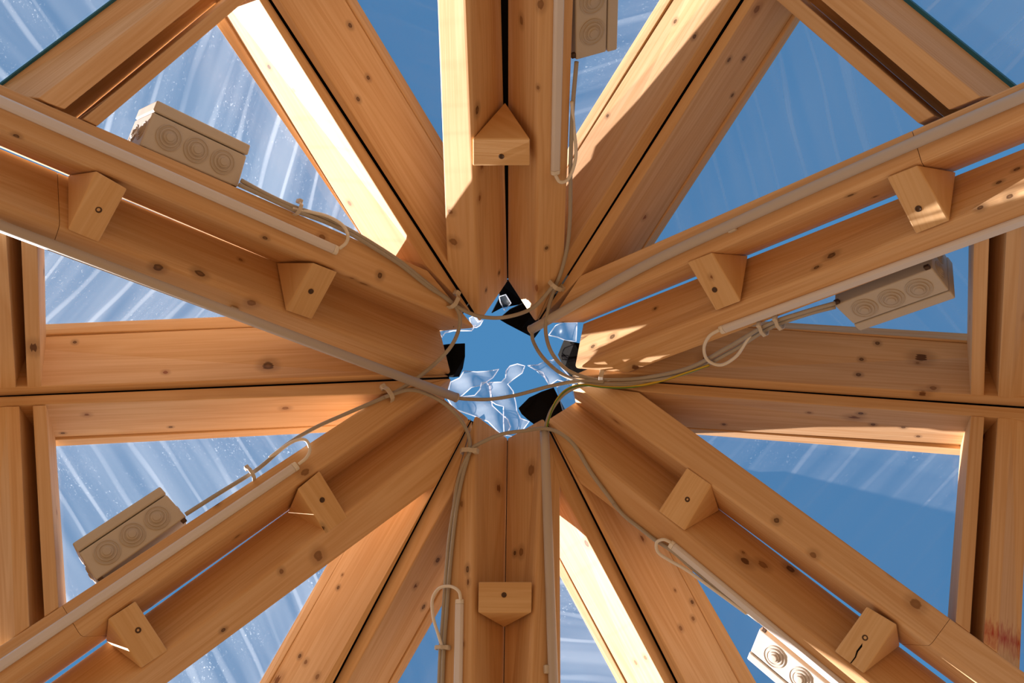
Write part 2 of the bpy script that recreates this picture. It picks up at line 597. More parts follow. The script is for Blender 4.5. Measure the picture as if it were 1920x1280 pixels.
# ------------------------------------------------------------------ rafters
DK, RD, LT = (0.085, 0.036, 0.014), (0.26, 0.075, 0.035), (0.24, 0.11, 0.04)
KNOT_R = {   # knots seen on the ridge rafters: x, y, face (0 underside, 1 side), radius, tone
    'ULl': [(503, 684, 1, .0105, DK), (310, 698, 1, .0042, RD), (138, 638, 1, .0034, DK)],
    'LLu': [(535, 765, 1, .0065, LT), (118, 811, 1, .0034, DK), (320, 800, 1, .0034, DK)],
    'URl': [(1646, 642, 1, .0042, DK), (1616, 670, 1, .0040, DK), (1610, 701, 1, .0046, DK), (1750, 729, 1, .0056, LT), (1722, 676, 1, .003, LT)],
    'LRu': [(1614, 777, 1, .0048, DK), (1517, 777, 1, .0040, LT), (1637, 802, 1, .0042, DK), (1694, 808, 1, .0040, DK), (1357, 796, 1, .0035, DK), (1722, 825, 1, .0034, DK)],
    'URu': [(1420, 18, 1, .0070, LT), (1368, 113, 1, .0042, DK), (1397, 111, 1, .0042, DK), (1375, 180, 1, .0034, DK)],
    'Tr': [(1262, 38, 1, .0040, DK), (1301, 68, 1, .0042, DK), (1138, 217, 1, .0034, DK)],
    'Tl': [(656, 48, 1, .0045, DK), (690, 146, 1, .0042, DK), (671, 186, 1, .0042, DK)],
    'ULu': [(545, 173, 1, .0045, LT), (655, 382, 1, .0050, LT), (498, 130, 1, .0038, DK)],
    'LLl': [(635, 1102, 1, .0036, DK), (643, 1078, 1, .0026, LT), (563, 1231, 1, .0042, DK), (574, 1242, 1, .0048, LT), (597, 1270, 1, .0052, LT)],
    'Bl': [(821, 1050, 1, .0055, DK), (795, 1138, 1, .0048, DK)],
    'Br': [(1190, 1243, 1, .0050, LT), (1209, 1233, 1, .0050, LT), (1111, 1013, 0, .0070, DK)],
    'LRl': [(1297, 1129, 1, .0042, DK), (1299, 1160, 1, .0042, LT), (1276, 1178, 1, .0046, LT), (1265, 1107, 1, .0026, LT)],
}
KNOT_V = {   # on the valley rafters: face 4 is the underside, 9 the face towards the gap
    'LRu': [(1462, 968, 4, .0046, DK), (1722, 1125, 4, .0090, LT), (1520, 1045, 9, .006, LT)],
    'LRl': [(1482, 1068, 9, .0085, DK), (1430, 1060, 9, .009, LT), (1374, 1043, 4, .0034, LT)],
    'URl': [(1556, 475, 9, .0080, DK), (1530, 500, 9, .0050, DK), (1868, 334, 9, .0046, DK), (1900, 306, 9, .0046, DK), (1893, 368, 9, .0052, DK), (1838, 389, 9, .0052, DK), (1147, 630, 9, .0066, DK), (1111, 649, 9, .0050, DK), (1226, 576, 9, .0038, DK)],
    'URu': [(1595, 366, 9, .0048, DK), (1640, 365, 9, .0034, DK), (1860, 263, 9, .0044, DK), (1255, 250, 4, .003, DK)],
    'ULl': [(301, 500, 9, .0075, DK), (375, 512, 9, .0085, DK), (57, 327, 9, .0058, DK), (57, 377, 9, .0052, DK), (467, 573, 4, .0075, LT), (452, 486, 9, .0040, LT)],
    'ULu': [(501, 434, 4, .0046, DK), (715, 507, 4, .0052, DK), (605, 441, 4, .0058, LT), (30, 256, 9, .0044, DK), (690, 533, 4, .0080, LT)],
    'LLl': [(593, 1021, 9, .0080, LT), (423, 1188, 4, .0042, DK), (525, 1062, 9, .0040, LT), (732, 813, 9, .0048, LT)],
    'LLu': [(573, 886, 4, .0085, LT), (347, 1033, 9, .0042, DK), (445, 1006, 9, .0060, LT), (110, 1222, 9, .0050, DK)],
    'Tl': [(896, 206, 9, .0075, DK), (841, 396, 4, .0055, LT), (936, 512, 9, .0040, DK), (912, 544, 9, .0040, DK), (846, 452, 4, .0075, LT)],
    'Tr': [(972, 40, 9, .0075, LT), (1018, 8, 4, .0075, LT), (1012, 165, 4, .0040, LT), (1028, 464, 4, .0038, DK)],
    'Bl': [(887, 1066, 4, .0060, DK), (872, 944, 4, .0060, LT), (875, 1207, 4, .0044, LT)],
    'Br': [(993, 880, 9, .0110, LT), (957, 1034, 9, .0050, DK), (968, 1032, 9, .0075, LT)],
}


def EXT(line, far=160):
    return ext(line[0], line[1], far, 0)


VAL_LABEL = {
    'Tl': 'pine rafter left of the dark top slit, its underside bleached white by sun',
    'Tr': 'pine rafter right of the dark top slit, carrying the short light strip',
    'URu': 'upper rafter of the right-hand upper pair, under the long grey conduit pipe',
    'URl': 'lower rafter of the right-hand upper pair, with light strip and junction box',
    'LRu': 'bare upper rafter of the lower-right pair, edging the big blue film triangle',
    'LRl': 'lower rafter of the lower-right pair, with the sunlit light strip',
    'Br': 'rafter right of the bottom slit, under the vertical grey conduit pipe',
    'Bl': 'rafter left of the bottom slit, beside the hanging grey cables',
    'LLl': 'bare lower rafter of the lower-left pair with the glowing slit',
    'LLu': 'upper rafter of the lower-left pair, with light strip and junction box',
    'ULl': 'lower rafter of the upper-left pair, edged by the sloping grey conduit',
    'ULu': 'upper rafter of the upper-left pair, with long light strip and junction box',
}
RID_LABEL = {
    'Tl': 'right half of the upper-left ridge pair, shaded wide side face with nail marks',
    'ULu': 'left half of the upper-left ridge pair, side face glaring white in sun',
    'Tr': 'left half of the upper-right ridge pair, side crossed by glints of sun',
    'URu': 'right half of the upper-right ridge pair, grey-brown side beside blue film',
    'URl': 'upper half of the right ridge pair, below the beige junction box',
    'LRu': 'lower half of the right ridge pair, above the big blue film triangle',
    'ULl': 'upper half of the left ridge pair with one big dark knot',
    'LLu': 'lower half of the left ridge pair, pale and softly sunlit side',
    'LLl': 'left half of the lower-left ridge pair, pale side glowing in sun',
    'Bl': 'right half of the lower-left ridge pair, shaded side beside hanging cables',
    'Br': 'left half of the lower-right ridge pair, side glaring white in sun',
    'LRl': 'right half of the lower-right ridge pair, shaded grey-brown side',
}
JOINT = {'ULl': (96, 112), 'URu': (1710, 1728), 'LLu': (116, 152), 'LRu': (1782, 1744)}   # x of the butt joint on edges o and m
OUT_LABEL = {
    'ULl': 'outer length of the rafter above the left rails, beyond its butt joint',
    'URu': 'outer length of the rafter at the right edge, beyond its butt joint',
    'LLu': 'outer length of the rafter in the lower-left corner, beyond its butt joint',
    'LRu': 'outer length of the rafter in the lower-right corner, beyond its butt joint',
}


def ring_v(P, o, m, s):
    """Cross-section with the two lower edges rounded, the upper ones left sharp."""
    O, Mm, S = P.hit(o), P.hit(m), P.hit(s, BOARD)
    T = S + (O - Mm)

    def arc(a, b, c, r):
        p, q = b + (a - b).normalized() * r, b + (c - b).normalized() * r
        res = []
        for i in range(5):
            t = i / 4
            res.append(p * (1 - t) ** 2 + b * (2 * t * (1 - t)) + q * t * t)
        return res
    return arc(T, O, Mm, 0.004) + arc(O, Mm, S, 0.009) + [S, T]


for k, d in VAL.items():
    P = PLANES[k]
    o, m, s = EXT(d['o']), EXT(d['m']), EXT(d['s'])
    near = ring_v(P, o[1], m[1], s[1])
    far = ring_v(P, o[0], m[0], s[0])
    if k in JOINT:
        jo, jm = JOINT[k]
        po, pm = along(o, 0, jo), along(m, 0, jm)
        t = (jm - m[0][0]) / (m[1][0] - m[0][0])
        ps = lerp(s[0], s[1], t)
        mid = ring_v(P, po, pm, ps)
        ax = (far[10] - near[10]).normalized() * 0.0004
        prism('valley_rafter', near, [p - ax for p in mid], M_PINE, 0.0, knots=KNOT_V.get(k), label=VAL_LABEL[k], cat='rafter', group='rafters along the valleys of the roof')
        prism('valley_rafter', [p + ax for p in mid], far, M_PINE, 0.0, label=OUT_LABEL[k], cat='rafter', group='rafters along the valleys of the roof')
    else:
        prism('valley_rafter', near, far, M_PINE, 0.0, knots=KNOT_V.get(k), label=VAL_LABEL[k], cat='rafter', group='rafters along the valleys of the roof')

LATH = 0.020
LEDGE = 0.004
SEAM = {'TL': 1.5, 'TR': 1.7, 'L': 0.3, 'R': 0.9, 'BL': 1.2, 'BR': 1.0}
RIDGE_OF = {'Tl': 'TL', 'ULu': 'TL', 'Tr': 'TR', 'URu': 'TR', 'URl': 'R', 'LRu': 'R', 'ULl': 'L', 'LLu': 'L', 'LLl': 'BL', 'Bl': 'BL', 'Br': 'BR', 'LRl': 'BR'}


def toward(line, ref, g, g2):
    """Shift a pixel line sideways by g towards the line ref."""
    a, b = Vector(line[0]), Vector(line[1])
    u = (b - a).normalized()
    nrm = Vector((-u.y, u.x))
    if nrm.dot((Vector(ref[0]) + Vector(ref[1])) * 0.5 - (a + b) * 0.5) < 0:
        nrm = -nrm
    return tuple(a + nrm * g), tuple(b + nrm * g2)


RIDGE_TOP = {}
for k, d in RID.items():
    P = PLANES[k]
    c = EXT(toward(d['c'], d['e'], SEAM[RIDGE_OF[k]], SEAM[RIDGE_OF[k]] * (0.75 if RIDGE_OF[k] == 'TL' else -0.15)))
    e, t, b0, b1 = (EXT(d[q]) for q in ('e', 't', 'b0', 'b1'))
    if k in ('URl', 'LRu', 'ULl', 'LLu'):
        t, b0, b1 = (ext(q[0], q[1], 60, 0) for q in (t, b0, b1))

    def ring_r(i):
        C, E = P.hit(c[i]), P.hit(e[i])
        T0 = P.hit(b0[i], BOARD)
        w_ = (P.hit(t[i], BOARD) - T0).dot((C - E).normalized())
        T = T0 + (C - E).normalized() * (LEDGE if k in ('ULu', 'Br', 'LLl') else max(0.004, min(0.009, w_)))
        return [C, E, T, T + (C - E)]
    near, far = ring_r(1), ring_r(0)
    raf = prism('ridge_rafter', near, far, M_PINE, 0.002, knots=KNOT_R.get(k), label=RID_LABEL[k], cat='rafter', group='rafters along the ridges of the roof')
    cn = ext(c[1], lerp(c[1], c[0], -0.001), 0, 0)[0]
    RIDGE_TOP[k] = (P.hit(c[1], BOARD + 0.001), far[3], near[3], near[2])

    def ring_b(i):
        B0, B1 = P.hit(b0[i], BOARD + 0.0005), P.hit(b1[i], BOARD + LATH)
        inn = (P.hit(c[i]) - P.hit(e[i])) * 0.8
        return [B0, B0 + inn, B1 + inn, B1]
    prism('lath', ring_b(1), ring_b(0), M_LATH, 0.0012, parent=raf)

# ------------------------------------------------------------------ rails across the foot of the triangles
# inner rail: w4 = (film edge, slot edge); outer rail: w3 = (slot edge, other edge), w1 = its far edge; each (valley end, ridge end)
RAILS = {
    'ULu': dict(i=((183, 236), (478, -14)), k=((156, 223), (463, -32)), a=((122, 205), (440, -50)), b=((90, 194), (405, -60)), b2=((72, 184), (385, -57)), x=((7, 157), (262, -34)), end=1,
                lab=('inner cross rail at the upper left, dark slot above it', 'outer cross rail in the top-left corner, edged with blue tape')),
    'URu': dict(i=((1722, 231), (1436, -17)), k=((1752, 217), (1462, -33)), a=((1779, 206), (1478, -52)), b=((1809, 195), (1513, -52)), b2=((1839, 182), (1550, -54)), x=((1889, 157), (1640, -45)), end=1,
                lab=('inner cross rail at the upper right, dark slot above it', 'outer cross rail in the top-right corner, edged with blue tape')),
    'ULl': dict(i=((70, 455), (77, 725)), k=((39, 444), (51, 726)), a=((11, 434), (30, 727)), b=((-14, 424), (2, 728)), b2=None, x=((-50, 420), (-42, 728)), end=0,
                lab=('inner upright rail above the left ridge, beside the striped film', 'outer upright rail above the left ridge at the picture edge')),
    'LLu': dict(i=((110, 1138), (86, 759)), k=((83, 1156), (61, 760)), a=((55, 1174), (36, 761)), b=((28, 1192), (12, 762)), b2=None, x=((-30, 1229), (-45, 764)), end=0,
                lab=('inner upright rail below the left ridge, beside the sparkling film', 'outer upright rail below the left ridge at the picture edge')),
    'URl': dict(i=((1826, 457), (1820, 741)), k=((1855, 446), (1845, 742)), a=((1887, 434), (1871, 744)), b=((1916, 424), (1895, 746)), b2=None, x=((1962, 406), (1938, 748)), end=0,
                lab=('inner upright rail above the right ridge, beside the junction box', 'outer upright rail above the right ridge at the picture edge')),
    'LRu': dict(i=((1792, 1166), (1820, 779)), k=((1819, 1186), (1846, 781)), a=((1844, 1204), (1871, 782)), b=((1869, 1222), (1895, 784)), b2=None, x=((1912, 1253), (1932, 787)), end=0,
                lab=('inner upright rail below the right ridge, beside the blue film', 'outer upright rail below the right ridge with a red paint smear')),
}
OUTER_FILM = {}
M_PAINTED = None
for k, d in RAILS.items():
    P = PLANES[k]
    up = P.n * BOARD
    rings = []
    for j in (1, 0):
        I, K = P.hit(d['i'][j]), P.hit(d['k'][j])
        rings.append([I, K, K + up, I + up])
    prism('inner_rail', rings[0], rings[1], M_PINE, 0.0015, label=d['lab'][0], cat='rail', group='rails across the foot of the triangles')
    rings = []
    tops = []
    for j in (1, 0):
        A, B = P.hit(d['a'][j]), P.hit(d['b'][j])
        B2 = P.hit(d['b2'][j], 0.004) if d['b2'] else B
        # far edge of the underside: 9 cm from B2, on the deeper side
        xv = ext(d['x'][0], d['x'][1], 30, 0)
        r = ray(xv[j])
        rr, rb, bb = r.dot(r), r.dot(B2), B2.dot(B2) - 0.085 ** 2
        disc_ = rb * rb - rr * bb
        dd = (rb + math.sqrt(disc_)) / rr if disc_ > 0 else rb / rr
        X = r * dd
        if d['b2']:
            ring = [A, B, B2, X, X + (A - B2) * 0.85]
        else:                       # this underside lies level
            X = r * (AXIS.dot(B) / AXIS.dot(r))
            ring = [A, B, X, X + up * 0.06, A + up * 0.06]
        rings.append(ring)
        tops.append((B2, X))
    mat = M_PINE
    raf = prism('outer_rail', rings[0], rings[1], mat, 0.0015, label=d['lab'][1], cat='rail', group='rails across the foot of the triangles')
    if k == 'LRu':
        # the smear sits near the valley end of the rail
        me = raf.data
        M_PAINTED = (raf, W(rings[1][1]), W(rings[0][1]))
    OUTER_FILM[k] = tops
    rings_out = rings
    # strip that closes the slot from above
    rings = []
    for j in (1, 0):
        K = P.hit(d['k'][j]) + up * 0.97
        Z = rings_out[1 - j][-1]
        I2 = P.hit(d['i'][j]) + up * 1.005
        K2 = P.hit(d['k'][j]) + up * 1.005
        lift_ = (Z - K2).normalized().cross((P.hit(d['k'][0]) - P.hit(d['k'][1])).normalized())
        if lift_.dot(P.n) < 0:
            lift_ = -lift_
        rings.append([K2, Z + lift_ * 0.001, Z + lift_ * 0.011, K2 + lift_ * 0.011])
    M_SLOT = M_RUBBER
    prism('slot_cover', rings[0], rings[1], M_PINE, 0.0, parent=raf)

if M_PAINTED:
    raf, v_end, r_end = M_PAINTED
    # uv of the vertex at the valley end
    me = raf.data
    pos = v_end.lerp(r_end, 0.10) - raf.location
    best = None
    uvl = me.uv_layers[0].data
    ends = {}
    for poly in me.polygons:
        for li in poly.loop_indices:
            co = me.vertices[me.loops[li].vertex_index].co
            if (co + raf.location - v_end).length < 1e-4 and len(poly.vertices) == 4:
                ends.setdefault('v', uvl[li].uv.copy())
            if (co + raf.location - r_end).length < 1e-4 and len(poly.vertices) == 4:
                ends.setdefault('r', uvl[li].uv.copy())
    if len(ends) == 2:
        u0 = ends['v'].x + (ends['r'].x - ends['v'].x) * 0.065
        me.materials[0] = pine('pine_with_red_smear', paint=(u0, ends['v'].y))


# ------------------------------------------------------------------ film panels
def sheet(name, pts, mat, axis_dir, thick=0.0006, **kw):
    """Thin flat sheet through viewing-frame points; u runs along axis_dir."""
    V = [W(p) for p in pts]
    n = Vector()
    for i in range(len(V)):
        n += V[i].cross(V[(i + 1) % len(V)])
    n.normalize()
    u = ROT @ axis_dir
    u = (u - n * u.dot(n)).normalized()
    v = n.cross(u)
    off = random.uniform(0, 20)
    k = len(V)
    f = [tuple(range(k))]
    uv = [[(p.dot(u) + off, p.dot(v) + off) for p in V]]
    return mesh_obj(name, V, f, mat, uv, **kw)


FILM_DIR = {'ULu': (.28, -1), 'ULl': (1, -1), 'LLu': (.55, .8), 'LLl': (.36, 1), 'Bl': (.3, 1), 'Br': (1, .1), 'LRl': (-.35, 1), 'LRu': (.75, -.8),
            'URl': (.7, .7), 'URu': (.28, 1), 'Tr': (1, -.3), 'Tl': (1, .35)}
FILM_LABEL = {
    'ULu': 'sun-whitened clear film above the upper-left rafter pair and junction box',
    'ULl': 'small film triangle with bright diagonal stripes above the left ridge',
    'LLu': 'sparkling scuffed film triangle between left ridge and lower-left rafter pair',
    'LLl': 'creased film sliver under the lower-left rafter pair',
    'Bl': 'narrow blue film wedge left of the hanging grey cables',
    'Br': 'narrow film wedge right of the bottom conduit pipe',
    'LRl': 'small deep-blue film piece beside the sunlit junction box',
    'LRu': 'big blue film triangle right of the lower-right rafter pair',
    'URl': 'blue film behind the beige box above the right ridge',
    'URu': 'big blue film triangle above the right-hand upper rafter pair',
    'Tr': 'film sliver with white wrinkles beside the top junction box',
    'Tl': 'blue film wedge left of the sunlit top rafter',
}
for k in VAL:
    P = PLANES[k]
    off = BOARD + LATH + 0.002
    s = EXT(VAL[k]['s'])
    t, e = EXT(RID[k]['t']), EXT(RID[k]['e'])
    rn, rf = lerp(t[1], e[1], 0.35), lerp(t[0], e[0], 0.35)
    if k in RAILS:
        d = RAILS[k]
        bV, bR = lerp(d['i'][0], d['k'][0], 0.4), lerp(d['i'][1], d['k'][1], 0.4)
        if k in ('ULu', 'ULl', 'LLu', 'LLl', 'URu', 'URl', 'LRu'):
            sb = min((lerp(s[0], s[1], q / 100) for q in range(101)), key=lambda z: (Vector(z) - Vector(bV)).length)
        px = [s[1], sb, bV, bR, rn]
    else:
        px = [s[1], s[0], rf, rn]
    dx, dy = FILM_DIR[k]
    c = lerp(px[0], px[2], 0.5)
    A, B = P.hit(c, off), P.hit((c[0] + dx * 40, c[1] + dy * 40), off)
    sheet('film_sheet', [P.hit(q, off) for q in px], M_FILM_SUNHAZE if k == 'ULl' else M_FILM_WAVY if k in ('URu', 'URl') else M_FILM, B - A, label=FILM_LABEL[k], cat='film', group='clear film panels between the rafters')

OUT_DIR = {'ULu': (-.25, 1), 'URu': (.28, 1), 'ULl': (1, -1), 'LLu': (.5, .8), 'URl': (.3, 1), 'LRu': (.75, -.8)}
OF_LABEL = {'ULu': 'hazy clear film filling the top-left corner, beyond the outer rail',
            'URu': 'blue clear film filling the top-right corner, beyond the outer rail',
            'LRu': 'tiny blue film piece at the lower right edge beyond the outer rail'}
for k in ('ULu', 'URu', 'LRu'):
    (B0, X0), (B1, X1) = OUTER_FILM[k]
    nrm = (X0 - B0).normalized()
    bar = (X1 - X0).normalized()
    dwn = nrm.cross(bar).normalized()
    if dwn.dot(AXIS) > 0:
        dwn = -dwn
    lift = nrm * 0.004
    X0b, X1b = X0 - bar * 0.15 + lift, X1 + bar * 0.25 + lift
    inn = -dwn * 0.02
    f = sheet('film_sheet', [X0b + inn, X1b + inn, X1b + dwn * 0.55, X0b + dwn * 0.55], M_FILM_WAVY if k == 'URu' else M_FILM, (dwn * 1.0 + bar * 0.15), label=OF_LABEL[k], cat='film', group='clear film panels between the rafters')
    if k != 'LRu':
        # the blue tape that edges the film along the rail
        q = [X0 + lift * .4, X0 + dwn * 0.006 + lift * .4, X0 + dwn * 0.006 - nrm * 0.003, X0 - nrm * 0.003]
        q2 = [p + (X1 - X0) for p in q]
        prism('edge_tape', q, q2, M_TAPE, 0.0, parent=f)

# ------------------------------------------------------------------ black flashing over the ridges, its ends curling into the hole
TONGUE = {
    'L': [(805, 650), (845, 645), (872, 644), (872, 668), (868, 690), (861, 706), (849, 707), (815, 706)],
    'R': [(1057, 638), (1077, 642), (1115, 650), (1112, 712), (1074, 712), (1058, 690), (1046, 665)],
    'TR': [(935, 598), (956, 580), (986, 566), (1018, 560), (1050, 590), (1017, 614), (1002, 634), (975, 620), (950, 607)],
    'TL': [(922, 587), (938, 556), (930, 525), (975, 525), (984, 569), (958, 572), (941, 577)],
    'BR': [(1038, 726), (1046, 742), (1066, 780), (1035, 800), (1010, 802), (989, 786), (978, 776), (972, 765), (992, 745), (1015, 734)],
}
FL_LABEL = {
    'L': 'black flashing flap over the left ridge, poking into the hole',
    'R': 'black flashing flap over the right ridge, behind the arched cables',
    'TL': 'black flashing flap at the top of the hole, with a shiny crumpled edge',
    'TR': 'largest black flashing flap, across the upper right of the hole',
    'BR': 'black ribbed flashing flap at the lower right of the hole',
    'BL': 'black flashing seen only through the lower-left ridge seam',
}
PAIR = {'L': ('ULl', 'LLu'), 'R': ('URl', 'LRu'), 'TL': ('ULu', 'Tl'), 'TR': ('Tr', 'URu'), 'BL': ('LLl', 'Bl'), 'BR': ('Br', 'LRl')}
for rk, (ka, kb) in PAIR.items():
    na, fa, na2, fa2 = RIDGE_TOP[ka]
    nb, fb, nb2, fb2 = RIDGE_TOP[kb]
    u1, u2 = PLANES[ka].n * (LATH * 0.2), PLANES[kb].n * (LATH * 0.2)
    mid = (na2 + nb2) * 0.5
    row = [na_ for na_ in (na.lerp(na2, 0.03), na2, fa)]
    rowb = [nb.lerp(nb2, 0.03), nb2, fb]
    a_in = [W(p + u1) for p in row]
    b_in = [W(p + u2) for p in rowb]
    th = ROT @ ((PLANES[ka].n + PLANES[kb].n).normalized() * 0.004)
    verts = a_in + b_in
    verts += [p + th for p in verts]
    faces = []
    for q in range(2):
        faces += [(q, q + 1, 4 + q, 3 + q), (9 + q, 10 + q, 7 + q, 6 + q), (q, 6 + q, 7 + q, q + 1), (3 + q, 4 + q, 10 + q, 9 + q)]
    faces += [(0, 3, 9, 6), (2, 8, 11, 5)]
    if rk in TONGUE:
        base = len(verts)
        cxm = sum(p[0] for p in TONGUE[rk]) / len(TONGUE[rk])
        P = PLANES[ka]
        dep = [P.hit(p, BOARD * 1.02 + 0.012 * math.sin(p[0] * 0.09 + p[1] * 0.05)) for p in TONGUE[rk]]
        lo = [W(p) for p in dep]
        n_ = len(lo)
        hi = [p + th for p in lo]
        verts += lo + hi
        faces += [tuple(base + i for i in range(n_)), tuple(base + n_ + i for i in reversed(range(n_)))]
        faces += [(base + i, base + (i + 1) % n_, base + n_ + (i + 1) % n_, base + n_ + i) for i in range(n_)]
    if rk == 'TL':
        # unseen upright piece, added to keep sun off the rafter end opposite
        base = len(verts)
        P = PLANES[ka]
        foot = [ray((896, 548)) * 1.750, ray((850, 614)) * 1.758]
        lo = [W(foot[0]), W(foot[1]), W(foot[1] + AXIS * 0.10), W(foot[0] + AXIS * 0.10)]
        n_ = len(lo)
        verts += lo + [q + th for q in lo]
        faces += [tuple(base + i for i in range(n_)), tuple(base + n_ + i for i in reversed(range(n_)))]
        faces += [(base + i, base + (i + 1) % n_, base + n_ + (i + 1) % n_, base + n_ + i) for i in range(n_)]
    mesh_obj('ridge_flashing', verts, faces, M_RUBBER, label=FL_LABEL[rk], cat='flashing', group='black flashing over the ridges')

# flashing over the slit between the two top rafters
for ka, kb, lab in (('Tl', 'Tr', 'black strip closing the slit between the two top rafters'),
                    ('Bl', 'Br', 'black strip seen as a thin line between the two bottom rafters')):
    sl, sr = EXT(VAL[ka]['s']), EXT(VAL[kb]['s'])
    offt = BOARD + 0.004
    sg = 1 if ka == 'Tl' else -1
    ringn = [PLANES[ka].hit((sl[1][0] - 6, sl[1][1] - 4 * sg), offt), PLANES[kb].hit((sr[1][0] + 6, sr[1][1] - 4 * sg), offt)]
    ringf = [PLANES[ka].hit((sl[0][0] - 10, sl[0][1]), offt), PLANES[kb].hit((sr[0][0] + 10, sr[0][1]), offt)]
    tk = AXIS * 0.003
    prism('valley_flashing', ringn + [ringn[1] + tk, ringn[0] + tk], ringf + [ringf[1] + tk, ringf[0] + tk], M_RUBBER, label=lab, cat='flashing', group='black strips over the valley slits')

# ------------------------------------------------------------------ wedge blocks between the paired rafters
BLOCKS = [
    ('Tl', 'Tr', (886, 260), (886, 311), (994, 260), (994, 311), (947, 191), (940, 293), 'wedge block between the two top rafters'),
    ('URu', 'URl', (1335, 473), (1288, 491), (1389, 565), (1342, 583), (1403, 479), (1340, 543), 'wedge block in the upper-right pair, nearer the hole'),
    ('URu', 'URl', (1720, 309), (1662, 332), (1781, 414), (1717, 439), (1793, 322), (1722, 391), 'wedge block in the upper-right pair, near the picture edge'),
    ('ULu', 'ULl', (587, 492), (633, 510), (535, 582), (585, 599), (518, 492), (583, 546), 'wedge block in the upper-left pair, nearer the hole'),
    ('ULu', 'ULl', (180, 320), (239, 354), (127, 431), (185, 455), (127, 328), (185, 393), 'wedge block in the upper-left pair, with a round knot'),
    ('LLu', 'LLl', (558, 916), (599, 882), (612, 1001), (653, 970), (539, 961), (604, 937), 'wedge block in the lower-left pair, nearer the hole'),
    ('LLu', 'LLl', (202, 1160), (254, 1126), (265, 1253), (315, 1219), (198, 1201), (259, 1181), 'wedge block in the lower-left pair, near the bottom corner'),
    ('LRu', 'LRl', (1334, 908), (1288, 876), (1283, 995), (1234, 958), (1349, 957), (1289, 936), 'wedge block in the lower-right pair, nearer the hole'),
    ('LRu', 'LRl', (1682, 1170), (1625, 1136), (1619, 1263), (1564, 1221), (1688, 1210), (1622, 1195), 'cracked wedge block in the lower-right pair, near the bottom corner'),
    ('Bl', 'Br', (896, 1148), (897, 1090), (997, 1148), (998, 1090), (945, 1176), (945, 1115), 'wedge block between the two bottom rafters'),
]
for ka, kb, ao, ai, bo, bi, ap, scr, lab in BLOCKS:
    PA, PB = PLANES[ka], PLANES[kb]
    rise = 0.002
    AO, AI = PA.hit(ao, -rise), PA.hit(ai, -rise)
    BO, BI = PB.hit(bo, -rise), PB.hit(bi, -rise)
    AP = (PA.hit(ap, BOARD * 0.96) + PB.hit(ap, BOARD * 0.96)) * 0.5
    AP2 = AP + ((AI - AO) + (BI - BO)) * 0.5
    blk = prism('spacer_block', [AI, BI, AP2], [AO, BO, AP], M_BLOCK, 0.0022, label='pale pine ' + lab, cat='block', group='wedge blocks between the paired rafters')
    # long grain runs across the block: turn the UVs by a quarter
    uvl = blk.data.uv_layers[0].data
    for q in uvl:
        q.uv = (q.uv.y, q.uv.x)
    # screw head sunk in the face
    cpt = (AO + AI + BO + BI) * 0.25
    nf = (AI - AO).cross(BO - AO).normalized()
    if nf.z > 0:
        nf = -nf
    rs = ray(scr)
    SP = rs * (nf.dot(cpt) / nf.dot(rs))
    e1 = nf.orthogonal().normalized()
    e2 = nf.cross(e1)
    vs_, n_ = [], 14
    for rr, zz in ((0.0046, -0.001), (0.0046, 0.0008), (0.0034, 0.0011), (0.0016, 0.0002)):
        vs_ += [W(SP + nf * zz + (e1 * math.cos(2 * math.pi * i / n_) + e2 * math.sin(2 * math.pi * i / n_)) * rr) for i in range(n_)]
    fs = [(j * n_ + i, j * n_ + (i + 1) % n_, (j + 1) * n_ + (i + 1) % n_, (j + 1) * n_ + i) for j in range(3) for i in range(n_)]
    fs += [tuple(range(n_)), tuple(3 * n_ + i for i in range(n_))]
    mesh_obj('screw', vs_, fs, M_STEEL, parent=blk)
    if lab.startswith('cracked'):
        c0, c1 = (1595, 1243), (1652, 1153)
        pts = []
        for i in range(9):
            t = i / 8
            p = lerp(c0, c1, t)
            r_ = ray((p[0] + 2.0 * math.sin(i * 2.1), p[1]))
            pts.append(r_ * (nf.dot(cpt) / nf.dot(r_)))
        side = (BO - AO).normalized()
        alg = (AI - AO).normalized()
        vv, ff = [], []
        for i, p in enumerate(pts):
            wd = 0.0016 * (1 - abs(i - 3.5) / 6)
            vv += [W(p - alg * wd + nf * 0.0004), W(p + alg * wd + nf * 0.0004), W(p + alg * wd * .5 - nf * 0.004), W(p - alg * wd * .5 - nf * 0.004)]
        for i in range(8):
            for j in range(4):
                ff.append((i * 4 + j, i * 4 + (j + 1) % 4, i * 4 + 4 + (j + 1) % 4, i * 4 + 4 + j))
        ff += [(0, 1, 2, 3), (32, 33, 34, 35)]
        mesh_obj('crack', vv, ff, M_RUBBER, parent=blk, label='dark split in the block')

